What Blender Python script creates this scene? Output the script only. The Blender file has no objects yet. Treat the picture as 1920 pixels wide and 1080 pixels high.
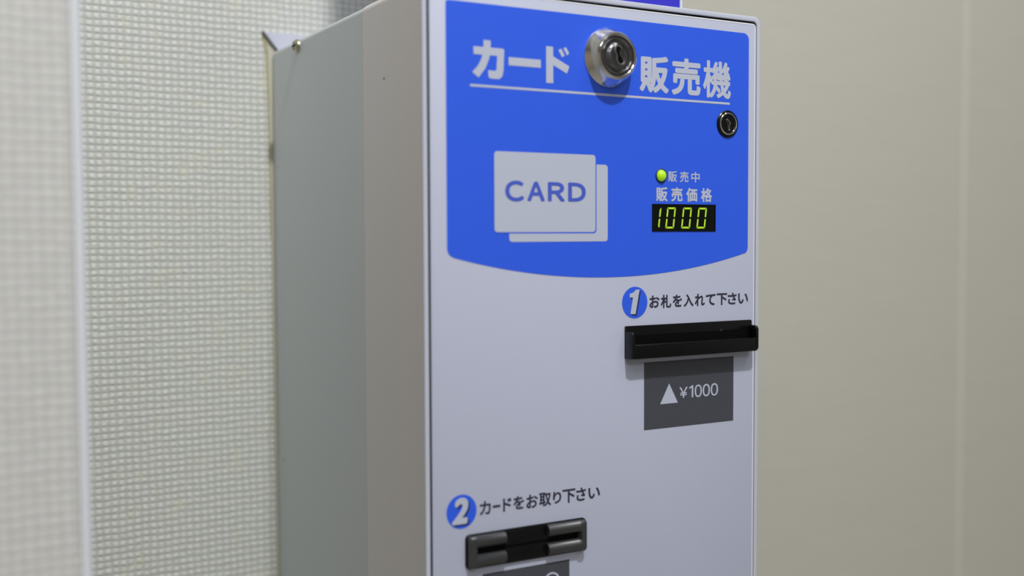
import bpy, bmesh, math
from mathutils import Vector, Matrix

scene = bpy.context.scene
COL = scene.collection

# ---------------------------------------------------------------- units and frame of reference
S = 0.8                       # metres per (1000 plan units): the machine is 250 plan mm wide -> 200 mm
U = S * 0.001
EYE = 1.40                    # camera height above the floor
XL = 0.264113 * S             # left flank of the machine
YF = 0.569688 * S             # front face of the machine
WALL = 281.0                  # plan depth of the back wall behind the front face


def W(x, y, z):
    """plan mm (x right from the left flank, y up from eye level, z back from the front) -> world"""
    return Vector((XL + x * U, YF + z * U, EYE + y * U))


# ---------------------------------------------------------------- camera
cam = bpy.data.cameras.new('camera')
cam.sensor_width = 36.0
cam.lens = 2063.886 * 36.0 / 1920.0
cam.clip_start = 0.02
cam_ob = bpy.data.objects.new('camera', cam)
COL.objects.link(cam_ob)
r_ = Vector((0.87077136, -0.49167169, -0.00402385))
u_ = Vector((0.02638807, 0.03855929, 0.99890783))
f_ = Vector((0.49097954, 0.86992651, -0.04655059))
M = Matrix((r_, u_, -f_)).transposed().to_4x4()
M.translation = Vector((0.0, 0.0, EYE))
cam_ob.matrix_world = M
cam.dof.use_dof = True
cam.dof.focus_distance = 0.72 * S
cam.dof.aperture_fstop = 3.3
scene.camera = cam_ob

# ---------------------------------------------------------------- light and exposure
world = bpy.data.worlds.new('world')
scene.world = world
world.use_nodes = True
bg = world.node_tree.nodes['Background']
bg.inputs['Color'].default_value = (0.9, 0.95, 1.0, 1)
bg.inputs['Strength'].default_value = 0.03


def area(name, loc, target, size, power, color=(1, 1, 1), shape='DISK', size_y=None):
    l = bpy.data.lights.new(name, 'AREA')
    l.shape = shape
    l.size = size
    if size_y:
        l.size_y = size_y
    l.energy = power
    l.color = color
    o = bpy.data.objects.new(name, l)
    COL.objects.link(o)
    o.location = loc
    d = Vector(target) - Vector(loc)
    o.rotation_euler = d.to_track_quat('-Z', 'Y').to_euler()
    return o


area('downlight', (0.2165, -0.27, 2.58), (0.23, 0.25, 1.4), 0.06, 16.2, (0.985, 0.985, 0.985))
area('added_panel_light', (0.85, -0.55, 2.59), (0.85, -0.55, 0), 0.12, 5, (0.92, 0.96, 1.0), 'RECTANGLE', 1.3)  # unseen panel, added so upward-facing edges catch its highlight
area('added_panel_light', (0.1, -1.7, 2.59), (0.1, -1.7, 0), 1.2, 13, (0.94, 0.97, 1.0), 'RECTANGLE', 0.3)  # unseen fill, added for even frontal light on the door
area('added_panel_light', (-0.45, -0.5, 2.58), (-0.45, -0.5, 0), 0.6, 4, (0.98, 0.98, 0.97), 'RECTANGLE', 0.3)  # unseen soft fill, added to brighten the left flank

scene.view_settings.view_transform = 'Standard'
scene.view_settings.look = 'None'
scene.view_settings.gamma = 1.0
scene.view_settings.use_curve_mapping = False
scene.view_settings.exposure = -0.1
try:
    scene.cycles.use_denoising = True
    scene.cycles.max_bounces = 8
except Exception:
    pass


# ---------------------------------------------------------------- materials
def srgb(r, g, b):
    f = lambda c: (c / 255 / 12.92) if c / 255 <= 0.04045 else ((c / 255 + 0.055) / 1.055) ** 2.4
    return (f(r), f(g), f(b), 1.0)


def mat(name, color, rough=0.5, metal=0.0, bump=0.0, scale=200.0, spec=0.5, emit=None, emit_s=0.0, coat=0.0, vary=0.0):
    m = bpy.data.materials.new(name)
    m.use_nodes = True
    nt = m.node_tree
    b = nt.nodes['Principled BSDF']
    b.inputs['Base Color'].default_value = color
    b.inputs['Roughness'].default_value = rough
    b.inputs['Metallic'].default_value = metal
    b.inputs['Specular IOR Level'].default_value = spec
    b.inputs['Coat Weight'].default_value = coat
    b.inputs['Coat Roughness'].default_value = 0.08
    if emit:
        b.inputs['Emission Color'].default_value = emit
        b.inputs['Emission Strength'].default_value = emit_s
    tc = nt.nodes.new('ShaderNodeTexCoord')
    n = nt.nodes.new('ShaderNodeTexNoise')
    n.inputs['Scale'].default_value = scale
    n.inputs['Detail'].default_value = 3
    nt.links.new(tc.outputs['Object'], n.inputs['Vector'])
    if bump:
        bp = nt.nodes.new('ShaderNodeBump')
        bp.inputs['Strength'].default_value = bump
        bp.inputs['Distance'].default_value = 0.0006
        nt.links.new(n.outputs['Fac'], bp.inputs['Height'])
        nt.links.new(bp.outputs['Normal'], b.inputs['Normal'])
    if vary:
        n2 = nt.nodes.new('ShaderNodeTexNoise')
        n2.inputs['Scale'].default_value = 14
        n2.inputs['Detail'].default_value = 4
        nt.links.new(tc.outputs['Object'], n2.inputs['Vector'])
        mx = nt.nodes.new('ShaderNodeMix')
        mx.data_type = 'RGBA'
        mx.inputs[6].default_value = color
        mx.inputs[7].default_value = (color[0] * (1 - vary), color[1] * (1 - vary), color[2] * (1 - vary * 1.1), 1)
        nt.links.new(n2.outputs['Fac'], mx.inputs[0])
        nt.links.new(mx.outputs[2], b.inputs['Base Color'])
    return m


def weave_mat(name, knot, groove, stain, px, py, contrast=1.0, bump=0.0007):
    """woven wall covering: regular rows of round knots over a ground darkened in colour for groove shade"""
    m = bpy.data.materials.new(name)
    m.use_nodes = True
    nt = m.node_tree
    N, L = nt.nodes, nt.links
    b = N['Principled BSDF']
    b.inputs['Roughness'].default_value = 0.75
    b.inputs['Specular IOR Level'].default_value = 0.25
    tc = N.new('ShaderNodeTexCoord')
    wob = N.new('ShaderNodeTexNoise')
    wob.inputs['Scale'].default_value = 85
    wob.inputs['Detail'].default_value = 2
    L.new(tc.outputs['Object'], wob.inputs['Vector'])
    sub = N.new('ShaderNodeVectorMath'); sub.operation = 'SUBTRACT'
    L.new(wob.outputs['Color'], sub.inputs[0]); sub.inputs[1].default_value = (0.5, 0.5, 0.5)
    scl = N.new('ShaderNodeVectorMath'); scl.operation = 'SCALE'
    L.new(sub.outputs[0], scl.inputs[0]); scl.inputs[3].default_value = 0.0020
    add = N.new('ShaderNodeVectorMath'); add.operation = 'ADD'
    L.new(tc.outputs['Object'], add.inputs[0]); L.new(scl.outputs[0], add.inputs[1])
    sep = N.new('ShaderNodeSeparateXYZ')
    L.new(add.outputs[0], sep.inputs[0])

    def mth(op, a, bb=None):
        n = N.new('ShaderNodeMath'); n.operation = op
        for i, v in enumerate((a, bb)):
            if v is None:
                continue
            if isinstance(v, (int, float)):
                n.inputs[i].default_value = v
            else:
                L.new(v, n.inputs[i])
        return n.outputs[0]
    hx = mth('POWER', mth('ABSOLUTE', mth('SINE', mth('MULTIPLY', sep.outputs[0], math.pi / px))), 1.4)
    hy = mth('POWER', mth('ABSOLUTE', mth('SINE', mth('MULTIPLY', sep.outputs[2], math.pi / py))), 0.7)
    rnd = N.new('ShaderNodeTexNoise')
    rnd.inputs['Scale'].default_value = 260
    rnd.inputs['Detail'].default_value = 1
    L.new(tc.outputs['Object'], rnd.inputs['Vector'])
    amp = mth('ADD', mth('MULTIPLY', rnd.outputs['Fac'], 1.3), 0.35)
    knots = mth('MULTIPLY', amp, mth('MULTIPLY', hy, mth('ADD', mth('MULTIPLY', hx, 0.72), 0.28)))
    fine = N.new('ShaderNodeTexNoise')
    fine.inputs['Scale'].default_value = 420
    fine.inputs['Detail'].default_value = 2
    L.new(tc.outputs['Object'], fine.inputs['Vector'])
    h = mth('ADD', knots, mth('MULTIPLY', fine.outputs['Fac'], 0.35))
    bp = N.new('ShaderNodeBump')
    bp.inputs['Strength'].default_value = 0.8
    bp.inputs['Distance'].default_value = bump
    L.new(h, bp.inputs['Height'])
    L.new(bp.outputs['Normal'], b.inputs['Normal'])
    mix = N.new('ShaderNodeMix'); mix.data_type = 'RGBA'
    L.new(mth('ADD', mth('MULTIPLY', knots, contrast), 0.0), mix.inputs[0])
    mix.inputs[6].default_value = groove  # darker colour stands in for occlusion between the threads
    mix.inputs[7].default_value = knot
    st = N.new('ShaderNodeTexNoise')
    st.inputs['Scale'].default_value = 95
    st.inputs['Detail'].default_value = 5
    L.new(tc.outputs['Object'], st.inputs['Vector'])
    ramp = N.new('ShaderNodeValToRGB')
    ramp.color_ramp.elements[0].position = 0.57
    ramp.color_ramp.elements[0].color = (0, 0, 0, 1)
    ramp.color_ramp.elements[1].position = 0.8
    ramp.color_ramp.elements[1].color = (0.7, 0.7, 0.7, 1)
    L.new(st.outputs['Fac'], ramp.inputs['Fac'])
    mix2 = N.new('ShaderNodeMix'); mix2.data_type = 'RGBA'
    L.new(ramp.outputs['Color'], mix2.inputs[0])
    L.new(mix.outputs[2], mix2.inputs[6])
    mix2.inputs[7].default_value = stain
    L.new(mix2.outputs[2], b.inputs['Base Color'])
    return m


def linen_mat(name, c1, c2):
    """smooth beige wall covering with fine horizontal slubs"""
    m = bpy.data.materials.new(name)
    m.use_nodes = True
    nt = m.node_tree
    N, L = nt.nodes, nt.links
    b = N['Principled BSDF']
    b.inputs['Roughness'].default_value = 0.7
    b.inputs['Specular IOR Level'].default_value = 0.3
    tc = N.new('ShaderNodeTexCoord')
    mp = N.new('ShaderNodeMapping')
    mp.inputs['Scale'].default_value = (6, 6, 90)
    L.new(tc.outputs['Object'], mp.inputs['Vector'])
    n = N.new('ShaderNodeTexNoise')
    n.inputs['Scale'].default_value = 3.0
    n.inputs['Detail'].default_value = 4
    L.new(mp.outputs['Vector'], n.inputs['Vector'])
    mix = N.new('ShaderNodeMix'); mix.data_type = 'RGBA'
    L.new(n.outputs['Fac'], mix.inputs[0])
    mix.inputs[6].default_value = c1
    mix.inputs[7].default_value = c2
    L.new(mix.outputs[2], b.inputs['Base Color'])
    bp = N.new('ShaderNodeBump')
    bp.inputs['Strength'].default_value = 0.3
    bp.inputs['Distance'].default_value = 0.0006
    L.new(n.outputs['Fac'], bp.inputs['Height'])
    L.new(bp.outputs['Normal'], b.inputs['Normal'])
    return m


WHITE = mat('white_door_paint', srgb(193, 198, 219), 0.38, bump=0.05, scale=900, vary=0.02)
RIM_PAINT = mat('rim_paint', srgb(200, 204, 220), 0.35, bump=0.04, scale=900)
FRONT_LIT_TONE = mat('housing_lit_tone', srgb(228, 224, 224), 0.42, bump=0.05, scale=900, vary=0.03)  # warm cast of the light on the flank put into the colour
REAR_REFLECT_TONE = mat('rear_reflect_tone', srgb(206, 213, 217), 0.42, bump=0.05, scale=900, vary=0.03)  # cool reflection on the rear flank put into the colour
BLUE = mat('blue_print', srgb(48, 97, 238), 0.42, bump=0.03, scale=900)
PRINT_WHITE = mat('white_print', srgb(192, 198, 216), 0.45)
EDGE_GLEAM = mat('edge_gleam', srgb(246, 247, 252), 0.25)  # near-white colour for the door edge highlight
CARD_BLUE = mat('card_blue_print', srgb(72, 96, 205), 0.45)
NAVY = mat('dark_print', srgb(48, 46, 66), 0.5)
SHADOW_PRINT = mat('navy_print', srgb(34, 44, 96), 0.5)
GREY_LABEL = mat('grey_label', srgb(72, 74, 82), 0.45, bump=0.04, scale=500)
BLACK = mat('black_plastic', srgb(9, 9, 11), 0.28, bump=0.03, scale=1200, spec=0.35)
SLOT_PLASTIC = mat('dark_grey_plastic', srgb(34, 36, 39), 0.46, bump=0.03, scale=1200, spec=1.3)
VOID = mat('black_void', srgb(6, 6, 7), 0.8, spec=0.1)
CHROME = mat('chrome', srgb(224, 223, 221), 0.1, 1.0, bump=0.04, scale=700)
PLUG_STEEL = mat('dark_chrome', srgb(128, 129, 133), 0.2, 1.0, bump=0.03, scale=900)
BRASS = mat('yellowed_zinc', srgb(190, 186, 160), 0.28, 1.0)
DISPLAY = mat('display_window', srgb(7, 13, 8), 0.25, spec=0.3)
LED = mat('lit_segment', srgb(150, 190, 40), 0.4, emit=srgb(160, 200, 40), emit_s=0.6)
LAMP = mat('lit_lamp', srgb(170, 220, 30), 0.12, emit=srgb(170, 230, 15), emit_s=0.36, coat=0.6)
PLATE = mat('plate_paint', srgb(205, 207, 222), 0.4)
SIGN_BLUE = mat('sign_blue', srgb(56, 52, 190), 0.4)
SIGN_WHITE = mat('sign_white', srgb(205, 215, 230), 0.3)
WEAVE = weave_mat('woven_wall_covering', srgb(229, 231, 226), srgb(188, 189, 182), srgb(220, 218, 192), 5.5 * U, 5.05 * U)
WEAVE_CORNER = weave_mat('woven_corner_covering', srgb(220, 220, 217), srgb(196, 196, 193), srgb(212, 207, 203), 5.5 * U, 5.05 * U, bump=0.0003)
LINEN = linen_mat('beige_wall_covering', srgb(203, 201, 189), srgb(195, 193, 181))
BEAD = mat('corner_guard_plastic', srgb(228, 231, 237), 0.4)
SEALANT = mat('sealant', srgb(206, 203, 186), 0.6, vary=0.08)
SEALANT_YELLOW = mat('yellowed_sealant', srgb(202, 196, 140), 0.7, vary=0.2)
SEAM = mat('seam_strip', srgb(216, 211, 200), 0.55)
CEIL = mat('ceiling_board', srgb(225, 225, 222), 0.9, bump=0.2, scale=120)
FLOOR = mat('floor_vinyl', srgb(186, 181, 174), 0.5, bump=0.05, scale=80, vary=0.2)
ROOM = mat('room_wall', srgb(176, 174, 170), 0.8, bump=0.1, scale=100)
WARM = mat('warm_wall', srgb(190, 176, 158), 0.8, bump=0.1, scale=100)
SPECK = mat('dark_speck', srgb(70, 66, 62), 0.8)


# ---------------------------------------------------------------- building helpers (plan mm)
ORIGIN = Vector((0, 0, 0))     # world point the meshes are built about


def finish(name, bm, material, parent=None, smooth=False, label=None, origin=None):
    """bm holds plan mm coordinates (x, y up, z back); link as one mesh object"""
    og = origin if origin is not None else ORIGIN
    for v in bm.verts:
        v.co = W(*v.co) - og
    bmesh.ops.recalc_face_normals(bm, faces=bm.faces)
    me = bpy.data.meshes.new(name)
    bm.to_mesh(me)
    bm.free()
    if smooth:
        for p in me.polygons:
            p.use_smooth = True
        try:
            me.set_sharp_from_angle(angle=math.radians(35))
        except Exception:
            pass
    me.materials.append(material)
    o = bpy.data.objects.new(name, me)
    COL.objects.link(o)
    if parent is not None:
        o.parent = parent
    else:
        o.location = og
    if label:
        o['label'] = label
    return o


def box(bm, x0, x1, y0, y1, z0, z1, bev=0.0, seg=2):
    r = bmesh.ops.create_cube(bm, size=1.0)
    vs = r['verts']
    for v in vs:
        v.co = Vector(((x0 + x1) / 2 + v.co.x * (x1 - x0), (y0 + y1) / 2 + v.co.y * (y1 - y0), (z0 + z1) / 2 + v.co.z * (z1 - z0)))
    if bev:
        es = list({e for v in vs for e in v.link_edges})
        bmesh.ops.bevel(bm, geom=es, offset=bev, segments=seg, profile=0.5, affect='EDGES')


def rrect(x0, x1, y0, y1, r, n=6):
    """rounded rectangle outline; r is one radius or (bl, br, tr, tl)"""
    rs = r if isinstance(r, (tuple, list)) else (r,) * 4
    pts = []
    for (cx, cy, a0, q) in ((x0, y0, 180, rs[0]), (x1, y0, 270, rs[1]), (x1, y1, 0, rs[2]), (x0, y1, 90, rs[3])):
        sx = 1 if cx == x0 else -1
        sy = 1 if cy == y0 else -1
        if q <= 0:
            pts.append((cx, cy))
            continue
        for k in range(n + 1):
            a = math.radians(a0 + 90 * k / n)
            pts.append((cx + sx * q + q * math.cos(a), cy + sy * q + q * math.sin(a)))
    return pts


def prism(bm, pts, z0, z1, bev=0.0, seg=2):
    """outline extruded from z0 (front) to z1 (back); bev rounds the front edge"""
    f = [bm.verts.new((x, y, z0)) for x, y in pts]
    b = [bm.verts.new((x, y, z1)) for x, y in pts]
    n = len(pts)
    face = bm.faces.new(f)
    bm.faces.new(b[::-1])
    for i in range(n):
        bm.faces.new((f[i], b[i], b[(i + 1) % n], f[(i + 1) % n]))
    if bev:
        bmesh.ops.bevel(bm, geom=list(face.edges), offset=bev, segments=seg, profile=0.5, affect='EDGES')


def smooth_outline(pts, it=2):
    for _ in range(it):
        q = []
        for a, b in zip(pts, pts[1:] + pts[:1]):
            q += [(a[0] * 0.75 + b[0] * 0.25, a[1] * 0.75 + b[1] * 0.25), (a[0] * 0.25 + b[0] * 0.75, a[1] * 0.25 + b[1] * 0.75)]
        pts = q
    return pts


def flat(bm, pts, z):
    bm.faces.new([bm.verts.new((x, y, z)) for x, y in pts])


def ring_prism(bm, outer, inner, z0, z1, bev=0.0, seg=2):
    n = len(outer)
    fo = [bm.verts.new((x, y, z0)) for x, y in outer]
    fi = [bm.verts.new((x, y, z0)) for x, y in inner]
    bo = [bm.verts.new((x, y, z1)) for x, y in outer]
    bi = [bm.verts.new((x, y, z1)) for x, y in inner]
    es = []
    for i in range(n):
        j = (i + 1) % n
        bm.faces.new((fo[i], fo[j], fi[j], fi[i]))
        bm.faces.new((bo[j], bo[i], bi[i], bi[j]))
        bm.faces.new((fo[j], fo[i], bo[i], bo[j]))
        bm.faces.new((fi[i], fi[j], bi[j], bi[i]))
    if bev:
        es = [bm.edges.get((fo[i], fo[(i + 1) % n])) for i in range(n)] + [bm.edges.get((fi[i], fi[(i + 1) % n])) for i in range(n)]
        bmesh.ops.bevel(bm, geom=es, offset=bev, segments=seg, profile=0.5, affect='EDGES')


def lathe(bm, cx, cy, prof, n=64, axis='z', c3=0.0):
    """profile of (radius, depth); axis z: about (cx, cy); axis x: about (y=cx, z=cy) with depth along x"""
    rings = []
    for r, d in prof:
        if r <= 1e-6:
            p = (cx, cy, d) if axis == 'z' else (d, cx, cy)
            rings.append([bm.verts.new(p)])
        else:
            ring = []
            for k in range(n):
                a = 2 * math.pi * k / n
                c, s = r * math.cos(a), r * math.sin(a)
                ring.append(bm.verts.new((cx + c, cy + s, d) if axis == 'z' else (d, cx + c, cy + s)))
            rings.append(ring)
    for a, b in zip(rings, rings[1:]):
        if len(a) == 1 and len(b) == 1:
            continue
        for k in range(n):
            j = (k + 1) % n
            if len(b) == 1:
                bm.faces.new((a[k], a[j], b[0]))
            elif len(a) == 1:
                bm.faces.new((a[0], b[j], b[k]))
            else:
                bm.faces.new((a[k], a[j], b[j], b[k]))


_glyphs = {}


def glyph(ch, bold):
    key = (ch, bold)
    if key not in _glyphs:
        c = bpy.data.curves.new('glyph', 'FONT')
        c.body = ch
        c.offset = bold
        c.resolution_u = 5
        o = bpy.data.objects.new('glyph', c)
        COL.objects.link(o)
        bpy.context.view_layer.update()
        me = bpy.data.meshes.new_from_object(o.evaluated_get(bpy.context.evaluated_depsgraph_get()))
        vs = [(v.co.x, v.co.y) for v in me.vertices]
        fs = [tuple(p.vertices) for p in me.polygons]
        bpy.data.objects.remove(o)
        bpy.data.curves.remove(c)
        bpy.data.meshes.remove(me)
        xs = [v[0] for v in vs]
        ys = [v[1] for v in vs]
        x0, x1, y0, y1 = min(xs), max(xs), min(ys), max(ys)
        vs = [((x - x0) / max(x1 - x0, 1e-6), (y - y0) / max(y1 - y0, 1e-6)) for x, y in vs]
        _glyphs[key] = (vs, fs)
    return _glyphs[key]


def put_glyph(bm, ch, bb, z, bold=0.0, shear=0.0):
    """one character fitted to a box; bold thickens its strokes by that many mm all round"""
    x0, x1, y0, y1 = bb
    if ch == '1':
        w, h = x1 - x0, y1 - y0
        flat(bm, [(x1 - 0.38 * w, y0), (x1, y0), (x1, y1), (x1 - 0.30 * w, y1), (x1 - 0.62 * w, y1 - 0.10 * h), (x0, y1 - 0.15 * h), (x0, y1 - 0.27 * h), (x1 - 0.38 * w, y1 - 0.21 * h)], z)
        return
    vs, fs = glyph(ch, 0.0)
    x0, x1, y0, y1 = x0 + bold, x1 - bold, y0 + bold, y1 - bold
    w = (x1 - x0) - shear * (y1 - y0)
    offs = [(0, 0)]
    if bold:
        offs += [(bold * math.cos(math.pi * k / 8), bold * math.sin(math.pi * k / 8)) for k in range(16)]
    for n, (ox, oy) in enumerate(offs):
        vv = [bm.verts.new((x0 + ox + u * w + shear * v * (y1 - y0), y0 + oy + v * (y1 - y0), z - 0.003 * n)) for u, v in vs]
        for f in fs:
            try:
                bm.faces.new([vv[i] for i in f])
            except ValueError:
                pass


def lettering(name, items, z, material, parent, bold=0.0, label=None):
    bm = bmesh.new()
    for k, (ch, bb) in enumerate(items):
        put_glyph(bm, ch, bb, z, bold[k] if isinstance(bold, tuple) else bold)
    return finish(name, bm, material, parent, label=label)


def thing(name, loc, label, cat):
    o = bpy.data.objects.new(name, None)
    COL.objects.link(o)
    o.location = loc
    o['label'] = label
    o['category'] = cat
    return o


def structure(o):
    o['kind'] = 'structure'
    return o


# ---------------------------------------------------------------- room
def wbox(name, x0, x1, y0, y1, z0, z1, material):
    """plain world-metre box for the room shell"""
    me = bpy.data.meshes.new(name)
    vs = [(x, y, z) for x in (x0, x1) for y in (y0, y1) for z in (z0, z1)]
    fs = [(0, 1, 3, 2), (4, 6, 7, 5), (0, 4, 5, 1), (2, 3, 7, 6), (0, 2, 6, 4), (1, 5, 7, 3)]
    me.from_pydata(vs, [], fs)
    me.materials.append(material)
    o = bpy.data.objects.new(name, me)
    COL.objects.link(o)
    return structure(o)


WY = YF + WALL * U            # face of the back wall
CX = 0.0626                   # outer corner of the wall return on the left
PY = 0.545 * S                # its face
JOIN = XL + 215 * U           # where the two wall coverings meet behind the machine
CEIL_Z = 2.61
wbox('wall_back', CX - 0.02, JOIN, WY, WY + 0.08, 0, CEIL_Z, WEAVE)
wbox('wall_back_right', JOIN, 2.0, WY, WY + 0.08, 0, CEIL_Z, LINEN)
wbox('wall_left', -1.7, CX, PY, WY + 0.08, 0, CEIL_Z, WEAVE_CORNER)
wbox('wall_right', 2.0, 2.08, -2.2, WY + 0.08, 0, CEIL_Z, ROOM)
wbox('wall_front', -1.7, 2.0, -2.28, -2.2, 0, CEIL_Z, ROOM)
wbox('wall_side', -1.78, -1.7, -2.28, WY + 0.08, 0, CEIL_Z, WARM)
wbox('floor', -1.78, 2.08, -2.28, WY + 0.08, -0.08, 0, FLOOR)
wbox('ceiling', -1.78, 2.08, -2.28, WY + 0.08, CEIL_Z, CEIL_Z + 0.08, CEIL)

# rounded white corner guard on the wall return
bm = bmesh.new()
R = 0.0026
cx, cy = CX - R, PY + R
prof = [(CX - 0.0032, PY), (CX - 0.0032, PY - 0.0009), (CX - 0.0027, PY - 0.0014)]
for k in range(9):
    a = math.radians(-90 + 90 * k / 8)
    prof.append((cx + (R + 0.0014) * math.cos(a), cy + (R + 0.0014) * math.sin(a)))
prof += [(CX + 0.0014, PY + 0.0037), (CX + 0.0009, PY + 0.0042), (CX, PY + 0.0042), (CX, PY)]
lo = [bm.verts.new((x, y, 0.0)) for x, y in prof]
hi = [bm.verts.new((x, y, CEIL_Z)) for x, y in prof]
for i in range(len(prof)):
    j = (i + 1) % len(prof)
    bm.faces.new((lo[i], lo[j], hi[j], hi[i]))
bm.faces.new(lo[::-1])
bm.faces.new(hi)
bmesh.ops.recalc_face_normals(bm, faces=bm.faces)
me = bpy.data.meshes.new('trim_1')
bm.to_mesh(me); bm.free()
for p in me.polygons:
    p.use_smooth = True
try:
    me.set_sharp_from_angle(angle=math.radians(50))
except Exception:
    pass
me.materials.append(BEAD)
o = bpy.data.objects.new('trim_1', me)
COL.objects.link(o)
structure(o)

# sealant strip down the machine's back edge: pale bead with a yellowed outer margin
bm = bmesh.new()
pts = [(-6.2, 157.0), (-3.8, 151), (-2.9, 144), (-2.2, 100), (-2.0, 61), (-2.3, 0), (-2.1, -65), (-1.5, -193), (-1.6, -325), (3.0, -325), (3.0, 143), (4.0, 147.2), (-5.6, 158.2)]
prism(bm, pts, WALL - 1.2, WALL + 0.5)
structure(finish('trim_2', bm, SEALANT))
bm = bmesh.new()
pts = [(-7.4, 158), (-5.5, 150), (-4.4, 143), (-3.6, 110), (-3.1, 60), (-2.9, 0), (-2.5, 0), (-2.5, 60), (-2.7, 110), (-3.3, 143), (-4.2, 151), (-6.3, 158.4)]
prism(bm, pts, WALL - 1.0, WALL + 0.4)
structure(finish('trim_3', bm, SEALANT_YELLOW))
# seam strip in the beige wall covering
bm = bmesh.new()
box(bm, 810.5, 815.5, -1700, 1320, WALL - 0.7, WALL + 0.4)
structure(finish('trim_4', bm, SEAM))

# ---------------------------------------------------------------- the card vending machine
YB, YT = -330.0, 146.8        # bottom and top of the housing
DEPTH = 278.0
base = W(125, YB, DEPTH / 2)
ORIGIN = base
mc = thing('card_vending_machine', base, 'white wall-mounted card vending machine with blue header panel and chrome lock', 'vending machine')

# front housing: the rim around the door, and the front part of the flanks
bm = bmesh.new()
SPLIT = 89.0
ring_prism(bm, rrect(0, 250.4, YB, YT, 5.0), rrect(2.9, 247.5, YB + 3, YT - 3.3, 3.2), 0.0, 1.6, 0.55, 3)
finish('front_rim', bm, RIM_PAINT, mc, True, label='pale rim around the door')
bm = bmesh.new()
ring_prism(bm, rrect(0, 250.4, YB, YT, 5.0), rrect(2.9, 247.5, YB + 3, YT - 3.3, 3.2), 1.6, SPLIT)
finish('front_housing', bm, FRONT_LIT_TONE, mc, True)
bm = bmesh.new()
prism(bm, rrect(0.5, 249.9, YB + 0.5, YT - 0.5, 4.5), SPLIT, DEPTH, 0.0)
finish('rear_cover', bm, REAR_REFLECT_TONE, mc, True, label='rear cover, cool reflection put into its grey')

# inner chassis brought forward in black to put shade into the door gap
bm = bmesh.new()
prism(bm, rrect(2.9, 247.5, YB + 3, YT - 3.3, 3.2), 1.0, SPLIT - 0.5)
finish('chassis', bm, VOID, mc)

# door
bm = bmesh.new()
DX0, DX1, DT = 4.3, 246.3, 142.0
prism(bm, rrect(DX0, DX1, YB + 5, DT, 2.8), 0.0, 3.3, 0.6, 3)
door = finish('door', bm, WHITE, mc, True, label='white front door of the machine')

# near-white strip painting the edge highlight along the door's top and right side
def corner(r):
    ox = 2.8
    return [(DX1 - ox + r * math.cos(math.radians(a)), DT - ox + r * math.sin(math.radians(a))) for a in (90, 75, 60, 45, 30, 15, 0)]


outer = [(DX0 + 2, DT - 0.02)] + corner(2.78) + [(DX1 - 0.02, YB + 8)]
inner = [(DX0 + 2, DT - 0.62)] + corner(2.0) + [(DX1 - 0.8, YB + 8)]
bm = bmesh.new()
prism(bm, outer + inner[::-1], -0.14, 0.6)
finish('edge_highlight', bm, EDGE_GLEAM, door, label='painted highlight along the door edge')

# blue header panel with a bowed lower edge
Z1 = -0.15
bx0, bx1, btop = 14.6, 240.3, 135.1
arc = []
x_l, x_r, y_l, y_m, y_r = 14.6, 240.3, -10.4, -25.6, -11.2
for k in range(41):
    t = k / 40
    x = 18.5 + (236.5 - 18.5) * t
    s = (x - 127.5) / 112.9
    arc.append((x, -25.6 + 14.2 * s * s + 0.4 * s * s * s * s))
pts = [(14.6, -6.5), (14.9, -8.6), (16.2, -10.6)] + arc + [(238.6, -11.4), (240.0, -9.6), (240.3, -7.2)]
top = rrect(bx0, bx1, 0, btop, (0, 0, 4.5, 1.8))
pts += [p for p in top if p[1] > 10]
bm = bmesh.new()
prism(bm, pts, Z1, 0.05)
header = finish('header_panel', bm, BLUE, mc, label='bright blue header panel with bowed lower edge')

Z2, Z3 = -0.25, -0.36
# title: heavy drawn katakana, then three heavy kanji
bm = bmesh.new()
ka = [[(32.3, 110.1), (52.0, 110.1), (52.6, 109.6), (52.7, 108.9), (52.5, 105.6), (32.4, 105.6)],
      [(48.0, 109.3), (52.7, 109.1), (52.1, 97.1), (51.3, 94.0), (49.3, 92.2), (43.4, 92.2), (42.2, 93.0), (41.8, 97.0), (46.3, 96.8), (47.4, 97.6), (48.0, 106.1)],
      [(39.0, 114.2), (43.7, 114.2), (43.6, 108.6), (42.7, 103.9), (40.2, 98.1), (35.6, 92.3), (31.4, 95.3), (35.0, 98.9), (37.6, 103.5), (38.8, 108.9)]]
cho = [[(55.6, 105.6), (77.7, 105.6), (77.7, 100.8), (55.6, 100.8)]]
do = [[(81.4, 114.0), (86.3, 114.0), (86.4, 92.2), (81.4, 92.2)], [(86.0, 108.5), (97.9, 103.1), (96.1, 98.7), (85.9, 103.3)],
      [(90.0, 112.4), (92.2, 113.4), (94.6, 109.4), (92.6, 108.2)], [(93.5, 113.8), (95.5, 114.5), (97.8, 111.0), (96.1, 109.6)]]
for i, p in enumerate(ka + cho + do):
    flat(bm, p, Z2 - 0.004 * i)
finish('title_lettering', bm, PRINT_WHITE, header, label='heavy white title lettering left of the lock')
lettering('title_lettering', [('販', [150.3, 173.2, 91.0, 114.4]), ('売', [175.6, 199.2, 90.8, 114.6]), ('機', [201.2, 224.8, 90.6, 114.9])],
          Z2, PRINT_WHITE, header, (0.88, 0.8, 0.58), 'heavy white title lettering right of the lock')
bm = bmesh.new()
flat(bm, [(30.0, 88.3), (223.9, 88.3), (223.9, 86.9), (30.0, 86.9)], Z2)
finish('underline', bm, PRINT_WHITE, header, label='thin white line under the title')

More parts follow.
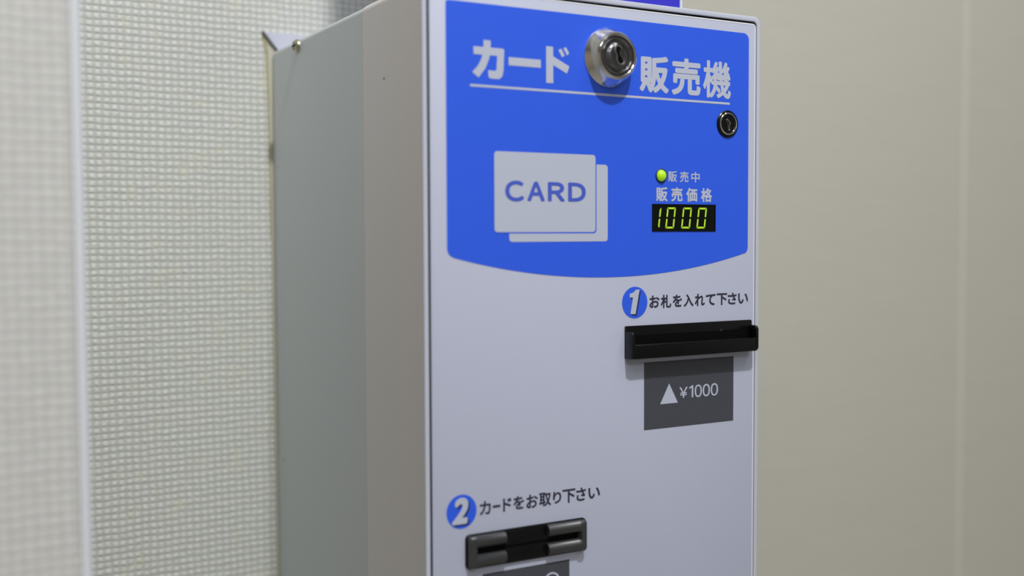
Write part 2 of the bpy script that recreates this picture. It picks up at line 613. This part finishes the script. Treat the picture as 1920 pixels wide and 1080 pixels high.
# card pictogram
bm = bmesh.new()
flat(bm, rrect(55.6, 126.0, -3.1, 44.4, 2.0), Z2)
finish('back_card_print', bm, PRINT_WHITE, header, label='white printed card shape behind')
bm = bmesh.new()
flat(bm, rrect(45.0, 117.6, 1.9, 50.8, 2.2), Z2 - 0.05)
finish('card_outline_print', bm, BLUE, header, label='blue outline between the printed cards')
bm = bmesh.new()
flat(bm, rrect(45.6, 116.8, 2.7, 50.2, 2.0), Z3)
finish('front_card_print', bm, PRINT_WHITE, header, label='white printed card shape in front')
lettering('card_lettering', [('Ｃ', [52.8, 65.7, 20.9, 33.3]), ('Ａ', [67.9, 80.1, 21.3, 32.9]), ('Ｒ', [82.3, 94.3, 21.3, 32.9]), ('Ｄ', [96.7, 109.6, 21.3, 32.9])],
          Z3 - 0.12, CARD_BLUE, header, 0.5, 'blue bold CARD lettering')

# status lamp and texts
lettering('status_lettering', [('販', [173.0, 180.1, 34.9, 41.9]), ('売', [182.5, 189.5, 34.9, 41.8]), ('中', [191.8, 198.7, 34.9, 41.8])],
          Z2, PRINT_WHITE, header, 0.14, 'small white lettering beside the lamp')
lettering('price_lettering', [('販', [163.3, 172.5, 22.2, 31.4]), ('売', [175.4, 184.7, 22.3, 31.4]), ('価', [187.6, 196.8, 22.2, 31.4]), ('格', [199.8, 209.1, 22.2, 31.4])],
          Z2, PRINT_WHITE, header, 0.3, 'white lettering above the price display')
bm = bmesh.new()
lathe(bm, 167.4, 38.7, [(4.5, Z1), (4.5, -0.7), (4.0, -1.0), (3.7, -0.7), (3.7, Z1)], 36)
lamp = finish('status_lamp', bm, SHADOW_PRINT, mc, True, label='green status lamp with dark collar')
bm = bmesh.new()
lathe(bm, 167.2, 38.8, [(3.7, Z1), (3.7, -0.6), (3.4, -1.5), (2.8, -2.2), (1.9, -2.8), (1.0, -3.1), (0, -3.2)], 36)
finish('lens', bm, LAMP, lamp, True, label='glowing green lens')

# price display: recessed black window with slanted seven-segment digits
bm = bmesh.new()
flat(bm, [(160.8, 3.6), (211.5, 3.6), (211.5, 20.0), (160.8, 20.0)], -0.28)
ring_prism(bm, [(160.2, 3.0), (212.1, 3.0), (212.1, 20.6), (160.2, 20.6)], [(160.8, 3.6), (211.5, 3.6), (211.5, 20.0), (160.8, 20.0)], -0.55, -0.1)
disp = finish('price_display', bm, DISPLAY, mc, label='black price display window')


def segs(bm, x0, x1, y0, y1, on, z, t=1.15, slant=0.125):
    h = y1 - y0
    x1 = x1 - slant * h
    g = 0.35
    ym = (y0 + y1) / 2

    def q(pts):
        flat(bm, [(x + slant * (y - y0), y) for x, y in pts], z)
    if 'a' in on: q([(x0 + g, y1), (x1 - g, y1), (x1 - t - g, y1 - t), (x0 + t + g, y1 - t)])
    if 'd' in on: q([(x0 + g, y0), (x1 - g, y0), (x1 - t - g, y0 + t), (x0 + t + g, y0 + t)])
    if 'f' in on: q([(x0, y1 - g), (x0 + t, y1 - t - g), (x0 + t, ym + 0.9), (x0 + t / 2, ym + 0.45), (x0, ym + 0.9)])
    if 'e' in on: q([(x0, y0 + g), (x0 + t, y0 + t + g), (x0 + t, ym - 0.9), (x0 + t / 2, ym - 0.45), (x0, ym - 0.9)])
    if 'b' in on: q([(x1, y1 - g), (x1 - t, y1 - t - g), (x1 - t, ym + 0.9), (x1 - t / 2, ym + 0.45), (x1, ym + 0.9)])
    if 'c' in on: q([(x1, y0 + g), (x1 - t, y0 + t + g), (x1 - t, ym - 0.9), (x1 - t / 2, ym - 0.45), (x1, ym - 0.9)])


for on, (x0, x1) in (('bc', (160.0, 167.6)), ('abcdef', (170.6, 179.3)), ('abcdef', (183.4, 192.4)), ('abcdef', (196.0, 204.9))):
    bm = bmesh.new()
    segs(bm, x0, x1, 4.9, 18.5, on, -0.36)
    finish('digit', bm, LED, disp, label='lit yellow-green one' if on == 'bc' else 'lit yellow-green zero')

# big chrome cylinder lock
LX, LY = 127.0, 110.5
bm = bmesh.new()
lathe(bm, LX, LY, [(18.5, 0.1), (18.5, -0.5), (18.2, -1.1), (17.6, -1.6), (14.9, -8.6), (14.3, -9.6), (13.5, -10.2), (12.7, -10.2), (12.2, -9.8), (12.0, -9.0), (11.5, -9.0)], 96)
lock = finish('cylinder_lock', bm, CHROME, mc, True, label='large chrome cylinder lock')
bm = bmesh.new()
lathe(bm, LX, LY, [(12.0, -8.9), (11.6, -9.8), (10.9, -10.4), (10.2, -10.4), (9.7, -10.0), (9.3, -9.5), (8.2, -9.3), (7.6, -9.5), (7.0, -10.0), (6.2, -10.35), (4.5, -10.45), (0, -10.5)], 72)
finish('lock_plug', bm, PLUG_STEEL, lock, True, label='dark polished key plug')
kh = smooth_outline([(132.2, 117.2), (134.4, 117.0), (135.0, 115.7), (133.9, 113.5), (134.7, 111.3), (136.6, 109.0), (135.9, 106.8), (133.7, 107.2), (132.7, 109.7), (133.1, 111.6), (131.8, 114.0)])
bm = bmesh.new()
prism(bm, [(LX + 0.3 + (x - 133.8) * 1.25, LY + 0.3 + (y - 112.0) * 1.0) for x, y in kh], -10.62, -10.3)
finish('keyhole', bm, VOID, lock, label='black wavy keyhole')
bm = bmesh.new()
ring_prism(bm, [(LX + 0.3 + (x - 133.8) * 1.75, LY + 0.3 + (y - 112.0) * 1.18) for x, y in kh], [(LX + 0.3 + (x - 133.8) * 1.3, LY + 0.3 + (y - 112.0) * 1.02) for x, y in kh], -10.8, -10.2, 0.15, 2)
finish('keyhole_rim', bm, CHROME, lock, True, label='bright rim of the keyhole')

# small black lock at the right edge
KX, KY = 221.8, 74.2
bm = bmesh.new()
lathe(bm, KX, KY, [(8.9, -0.1), (8.9, -0.9), (8.4, -1.3), (7.6, -1.3), (7.4, -0.9)], 56)
small = finish('small_lock', bm, BLACK, mc, True, label='small black lock with thin chrome ring')
bm = bmesh.new()
lathe(bm, KX, KY, [(7.5, -0.9), (7.4, -1.6), (7.0, -1.9), (6.4, -1.7), (6.2, -0.8)], 56)
finish('chrome_ring', bm, CHROME, small, True)
bm = bmesh.new()
lathe(bm, KX, KY, [(6.4, -0.5), (6.2, -0.9), (0, -0.9)], 56)
finish('lock_plug', bm, BLACK, small, True)
bm = bmesh.new()
ring_prism(bm, [(KX - 1.8, KY + 2.6), (KX - 0.4, KY + 0.6), (KX + 0.2, KY - 4.4), (KX + 1.7, KY - 4.2), (KX + 1.4, KY - 1.0), (KX + 2.2, KY + 0.4), (KX + 0.6, KY + 2.4), (KX - 0.6, KY + 3.4)],
           [(KX - 1.2, KY + 2.2), (KX - 0.1, KY + 0.5), (KX + 0.5, KY - 3.8), (KX + 1.2, KY - 3.7), (KX + 1.0, KY - 0.9), (KX + 1.5, KY + 0.4), (KX + 0.5, KY + 1.8), (KX - 0.5, KY + 2.8)], -1.3, -0.85, 0.1, 1)
finish('keyhole_rim', bm, CHROME, small, True)

# ---- step 1: numbered badge, instruction line, bill slot, price label
ZP = -0.12


def badge(cx, cy, numeral, label):
    bm = bmesh.new()
    prism(bm, [(cx + 9.85 * math.cos(2 * math.pi * k / 64), cy + 10.1 * math.sin(2 * math.pi * k / 64)) for k in range(64)], ZP, 0.05)
    b = finish('step_badge', bm, BLUE, mc, label=label)
    for nm, m, dx, dy, z in (('numeral_shadow', SHADOW_PRINT, 1.1, -1.1, ZP - 0.1), ('numeral', PRINT_WHITE, 0, 0, ZP - 0.2)):
        bm = bmesh.new()
        numeral(bm, dx, dy, z)
        finish(nm, bm, m, b, label='dark drop shadow of the numeral' if 'shadow' in nm else 'white slanted numeral')
    return b


def one(bm, dx, dy, z):
    pts = [(147.6, -33.9), (150.5, -33.9), (147.3, -49.5), (143.4, -49.2), (145.3, -38.9), (144.4, -38.7), (142.8, -38.9), (142.8, -36.3), (144.7, -36.0), (146.3, -35.2)]
    flat(bm, [(x + dx, y + dy) for x, y in pts], z)


def two(bm, dx, dy, z):
    put_glyph(bm, '2', (16.4 + dx, 28.8 + dx, -167.9 + dy, -152.2 + dy), z, 0.95, 0.17)


badge(146.9, -42.1, one, 'blue round badge with white numeral one')
badge(22.9, -160.6, two, 'blue round badge with white numeral two')
lettering('instruction_lettering', [('お', [158.4, 166.4, -46.0, -38.0]), ('札', [167.4, 175.8, -46.4, -37.8]), ('を', [177.1, 184.6, -46.0, -38.0]), ('入', [186.0, 194.1, -46.1, -38.0]),
          ('れ', [195.2, 203.5, -46.0, -38.0]), ('て', [204.4, 212.6, -45.9, -38.5]), ('下', [213.6, 222.6, -46.1, -38.2]), ('さ', [223.1, 230.8, -45.9, -38.1]), ('い', [232.1, 240.9, -45.7, -38.7])],
          ZP, NAVY, mc, 0.24, 'dark instruction line beside the one badge')
lettering('instruction_lettering', [('カ', [34.8, 42.3, -164.3, -156.2]), ('ー', [43.6, 48.8, -161.0, -159.5]), ('ド', [50.6, 56.4, -164.2, -156.2]), ('を', [57.7, 65.2, -164.0, -155.9]), ('お', [66.7, 74.8, -164.4, -156.0]),
          ('取', [75.7, 84.3, -164.4, -156.0]), ('り', [85.6, 91.6, -163.8, -156.4]), ('下', [92.5, 101.9, -164.4, -155.9]), ('さ', [102.5, 109.7, -164.3, -156.0]), ('い', [111.5, 120.3, -163.9, -157.0])],
          ZP, NAVY, mc, 0.24, 'dark instruction line beside the two badge')

# bill slot: black back plate with a projecting tray
bm = bmesh.new()
prism(bm, rrect(139.0, 243.0, -77.6, -56.8, 0.8), -1.6, 0.05, 0.5, 2)
slot = finish('bill_slot', bm, BLACK, mc, True, label='black projecting banknote slot')
bm = bmesh.new()
# cheeks: rounded plates standing out from the panel


def cheek(bm, x0, x1, yb, yt, zf, r):
    """side plate in the y-z plane with rounded front corners"""
    pts = [(yb, -1.2)]
    for k in range(7):
        a = math.radians(-90 + 90 * k / 6)
        pts.append((yb + r + r * math.sin(a), zf + r - r * math.cos(a)) if False else (yb + r - r * math.cos(math.radians(90 * k / 6)), zf + r - r * math.sin(math.radians(90 * k / 6))))
    for k in range(7):
        a = math.radians(90 * k / 6)
        pts.append((yt - r + r * math.sin(a), zf + r - r * math.cos(a)))
    pts.append((yt, -1.2))
    a = [bm.verts.new((x0, y, z)) for y, z in pts]
    b = [bm.verts.new((x1, y, z)) for y, z in pts]
    n = len(pts)
    f1 = bm.faces.new(a)
    f2 = bm.faces.new(b[::-1])
    for i in range(n):
        bm.faces.new((a[i], b[i], b[(i + 1) % n], a[(i + 1) % n]))
    bmesh.ops.bevel(bm, geom=list(f1.edges) + list(f2.edges), offset=0.6, segments=3, profile=0.5, affect='EDGES')


cheek(bm, 139.0, 141.2, -77.4, -60.2, -8.6, 2.2)
cheek(bm, 240.6, 242.8, -77.4, -60.2, -8.6, 2.2)
# floor and front lip of the tray
box(bm, 140.5, 241.5, -77.4, -75.2, -8.2, -1.0, 0.5)
box(bm, 140.5, 241.5, -77.3, -68.2, -8.6, -6.6, 0.7, 3)
finish('tray', bm, BLACK, slot, True)
bm = bmesh.new()
box(bm, 143.5, 238.5, -70.2, -62.8, -1.75, -1.5)
finish('slot_opening', bm, VOID, slot)
bm = bmesh.new()
lathe(bm, 216.0, -62.6, [(0.9, -1.7), (0.8, -2.0), (0, -2.15)], 16)
finish('sensor_lens', bm, PLUG_STEEL, slot, True, label='tiny glint of a sensor')

bm = bmesh.new()
prism(bm, [(154.3, -124.5), (228.4, -124.5), (228.4, -80.9), (154.3, -80.9)], ZP, 0.05)
lab = finish('price_label', bm, GREY_LABEL, mc, label='dark grey label under the banknote slot')
bm = bmesh.new()
flat(bm, [(167.0, -108.7), (181.4, -108.7), (174.2, -95.6)], ZP - 0.1)
finish('arrow', bm, PRINT_WHITE, lab, label='white arrow pointing up')
lettering('price_lettering', [('￥', [182.6, 189.4, -105.9, -98.8]), ('1', [190.6, 194.1, -106.1, -98.1]), ('０', [195.2, 201.3, -106.4, -98.0]), ('０', [201.9, 208.1, -106.4, -98.0]), ('０', [208.7, 215.0, -106.4, -98.0])],
          ZP - 0.1, PRINT_WHITE, lab, 0.12, 'white price lettering')

# ---- step 2: card slot with grooved blocks either side of a finger recess
bm = bmesh.new()
prism(bm, rrect(25.0, 109.2, -195.3, -174.8, 3.0), -1.4, 0.05, 0.5, 2)
cs = finish('card_slot', bm, BLACK, mc, True, label='dark grey card outlet')


def groove_block(name, x0, x1, gx0, gx1):
    """block with a V groove from gx0 to gx1 running into the slot; closed end where the groove stops short"""
    yc, hh, zf, zb = -185.0, 9.6, -5.2, -1.2
    bm = bmesh.new()
    n = 8
    roll = lambda hi, lo: [((hi + lo) / 2 + (hi - lo) / 2 * math.cos(math.pi * k / n), zb + (zf - zb) * math.sin(math.pi * k / n) ** 0.9) for k in range(n + 1)]
    prof_g = [(yc + y, z) for y, z in roll(hh, 2.1) + roll(-1.9, -hh)]
    m = len(prof_g)
    prof_s = [(y, min(z, zf + (0.0 if 2 <= k <= m - 3 else 0.6 if 1 <= k <= m - 2 else zb - zf))) for k, (y, z) in enumerate(prof_g)]
    secs = []
    r = 2.0
    if gx0 > x0:
        for k in range(5):
            a = math.radians(90 * k / 4)
            secs.append((x0 + r - r * math.cos(a), prof_s, (r - r * math.sin(a)) * 0.8))
        secs += [(gx0, prof_s, 0), (gx0 + 1.2, prof_g, 0), (x1 - 0.6, prof_g, 0), (x1, prof_g, 0.5)]
    else:
        secs += [(x0, prof_g, 0), (gx1 - 1.2, prof_g, 0), (gx1, prof_s, 0)]
        for k in range(5):
            a = math.radians(90 * k / 4)
            secs.append((x1 - r + r * math.sin(a), prof_s, (r - r * math.cos(a)) * 0.8))
    rows = []
    for x, pr, inset in secs:
        rows.append([bm.verts.new((x, yc + (y - yc) * (hh - inset) / hh, min(z + inset * 0.9, zb))) for y, z in pr])
    n = len(prof_g)
    for a, b in zip(rows, rows[1:]):
        for i in range(n):
            j = (i + 1) % n
            bm.faces.new((a[i], a[j], b[j], b[i]))
    bm.faces.new(rows[0])
    bm.faces.new(rows[-1][::-1])
    return finish(name, bm, SLOT_PLASTIC, cs, True)


groove_block('grooved_block', 26.0, 51.0, 30.5, 51.0)
groove_block('grooved_block', 80.2, 107.8, 80.2, 103.6)
bm = bmesh.new()
box(bm, 29.5, 105.0, -186.6, -183.4, -1.66, -1.3)
finish('slot_opening', bm, VOID, cs)
bm = bmesh.new()
pts = [(51.0, -194.4), (80.4, -194.4), (80.4, -186.0), (51.0, -186.0)]
prism(bm, pts, -2.0, -1.2, 0.3, 2)
prism(bm, [(51.0, -184.2), (80.4, -184.2), (80.4, -175.6), (51.0, -175.6)], -2.0, -1.2, 0.3, 2)
finish('finger_recess', bm, BLACK, cs, True)

bm = bmesh.new()
prism(bm, [(36.7, -255.0), (97.4, -255.0), (97.4, -199.9), (36.7, -199.9)], ZP, 0.05)
lab2 = finish('card_label', bm, GREY_LABEL, mc, label='dark grey label under the card outlet')
bm = bmesh.new()
ring = lambda r: [(84.6 + 1.08 * r * math.cos(2 * math.pi * k / 40), -211.2 + r * math.sin(2 * math.pi * k / 40)) for k in range(40)]
ring_prism(bm, ring(5.2), ring(4.1), ZP - 0.1, ZP - 0.02)
finish('ring_print', bm, PRINT_WHITE, lab2, label='white printed ring')

# mounting plate behind the machine: its corner tab shows at the top left
bm = bmesh.new()
prism(bm, [(-6.7, 160.0), (-6.0, 158.6), (4.5, 147.0), (10.0, 120.0), (240.0, 120.0), (240.0, 160.0)], 275.0, 276.2)
bm2_pts = [(-6.7, 160.0), (-7.2, 159.2), (3.9, 146.2), (5.0, 147.2)]
bm.free()
bm = bmesh.new()
prism(bm, [(-6.7, 160.0), (4.6, 146.9), (12.0, 146.6), (240.0, 146.6), (240.0, 160.0)], 278.2, 280.6, 0.2, 1)
pl = finish('mounting_plate', bm, PLATE, mc, label='pale plate with a slanted corner behind the machine')
bm = bmesh.new()
prism(bm, [(-7.3, 160.4), (-6.2, 160.3), (4.9, 146.7), (3.9, 146.5), (-1.8, 152.4), (-6.9, 158.6)], 277.6, 280.8, 0.1, 1)  # dark strip painting the shade on the plate's slanted edge
finish('plate_edge_shade', bm, mat('edge_shade', srgb(96, 98, 92), 0.6), pl, label='slanted edge with shade put into its colour')

# pan head screw on the left flank
bm = bmesh.new()
lathe(bm, 140.4, 217.5, [(5.0, 0.6), (5.0, -0.5), (4.7, -1.3), (3.8, -2.2), (2.3, -2.8), (0, -3.0)], 40, axis='x')
scr = finish('screw', bm, BRASS, mc, True, label='shiny pan head screw')
bm = bmesh.new()
box(bm, -3.08, -2.6, 139.8, 141.0, 214.3, 220.7)
box(bm, -3.08, -2.6, 137.4, 143.4, 216.9, 218.1)
finish('screw_recess', bm, VOID, scr)

# small dark pinholes in the flank
for y, z, x, rr in ((96.4, 55.5, 0.0, 0.9), (-174.3, 265.0, 0.5, 1.0), (55.0, 268.5, 0.5, 0.8)):
    bm = bmesh.new()
    lathe(bm, y, z, [(rr, x + 0.1), (rr * 0.9, x - 0.06), (0, x - 0.1)], 14, axis='x')
    finish('pinhole', bm, SPECK, mc)

# ---------------------------------------------------------------- blue sign standing on the machine
sb = W(115, YT, 30)
ORIGIN = sb
sg = thing('sign_stand', sb, 'blue-violet sign panel with a thin pale edge on top of the white machine', 'sign')
bm = bmesh.new()
box(bm, 42.0, 205.0, YT + 0.5, YT + 335, 29.0, 30.6, 0.3, 1)
finish('sign_panel', bm, SIGN_BLUE, sg, label='plain blue face')
bm = bmesh.new()
ring_prism(bm, [(40.0, YT + 0.1), (206.4, YT + 0.1), (206.4, YT + 337), (40.0, YT + 337)], [(42.0, YT + 1.2), (204.6, YT + 1.2), (204.6, YT + 335), (42.0, YT + 335)], 28.0, 31.6, 0.3, 1)
finish('sign_frame', bm, SIGN_WHITE, sg, label='thin pale frame')
bm = bmesh.new()
box(bm, 46.0, 200.0, YT, YT + 2.0, 30.0, 85.0, 0.4, 1)
finish('foot', bm, SIGN_WHITE, sg)
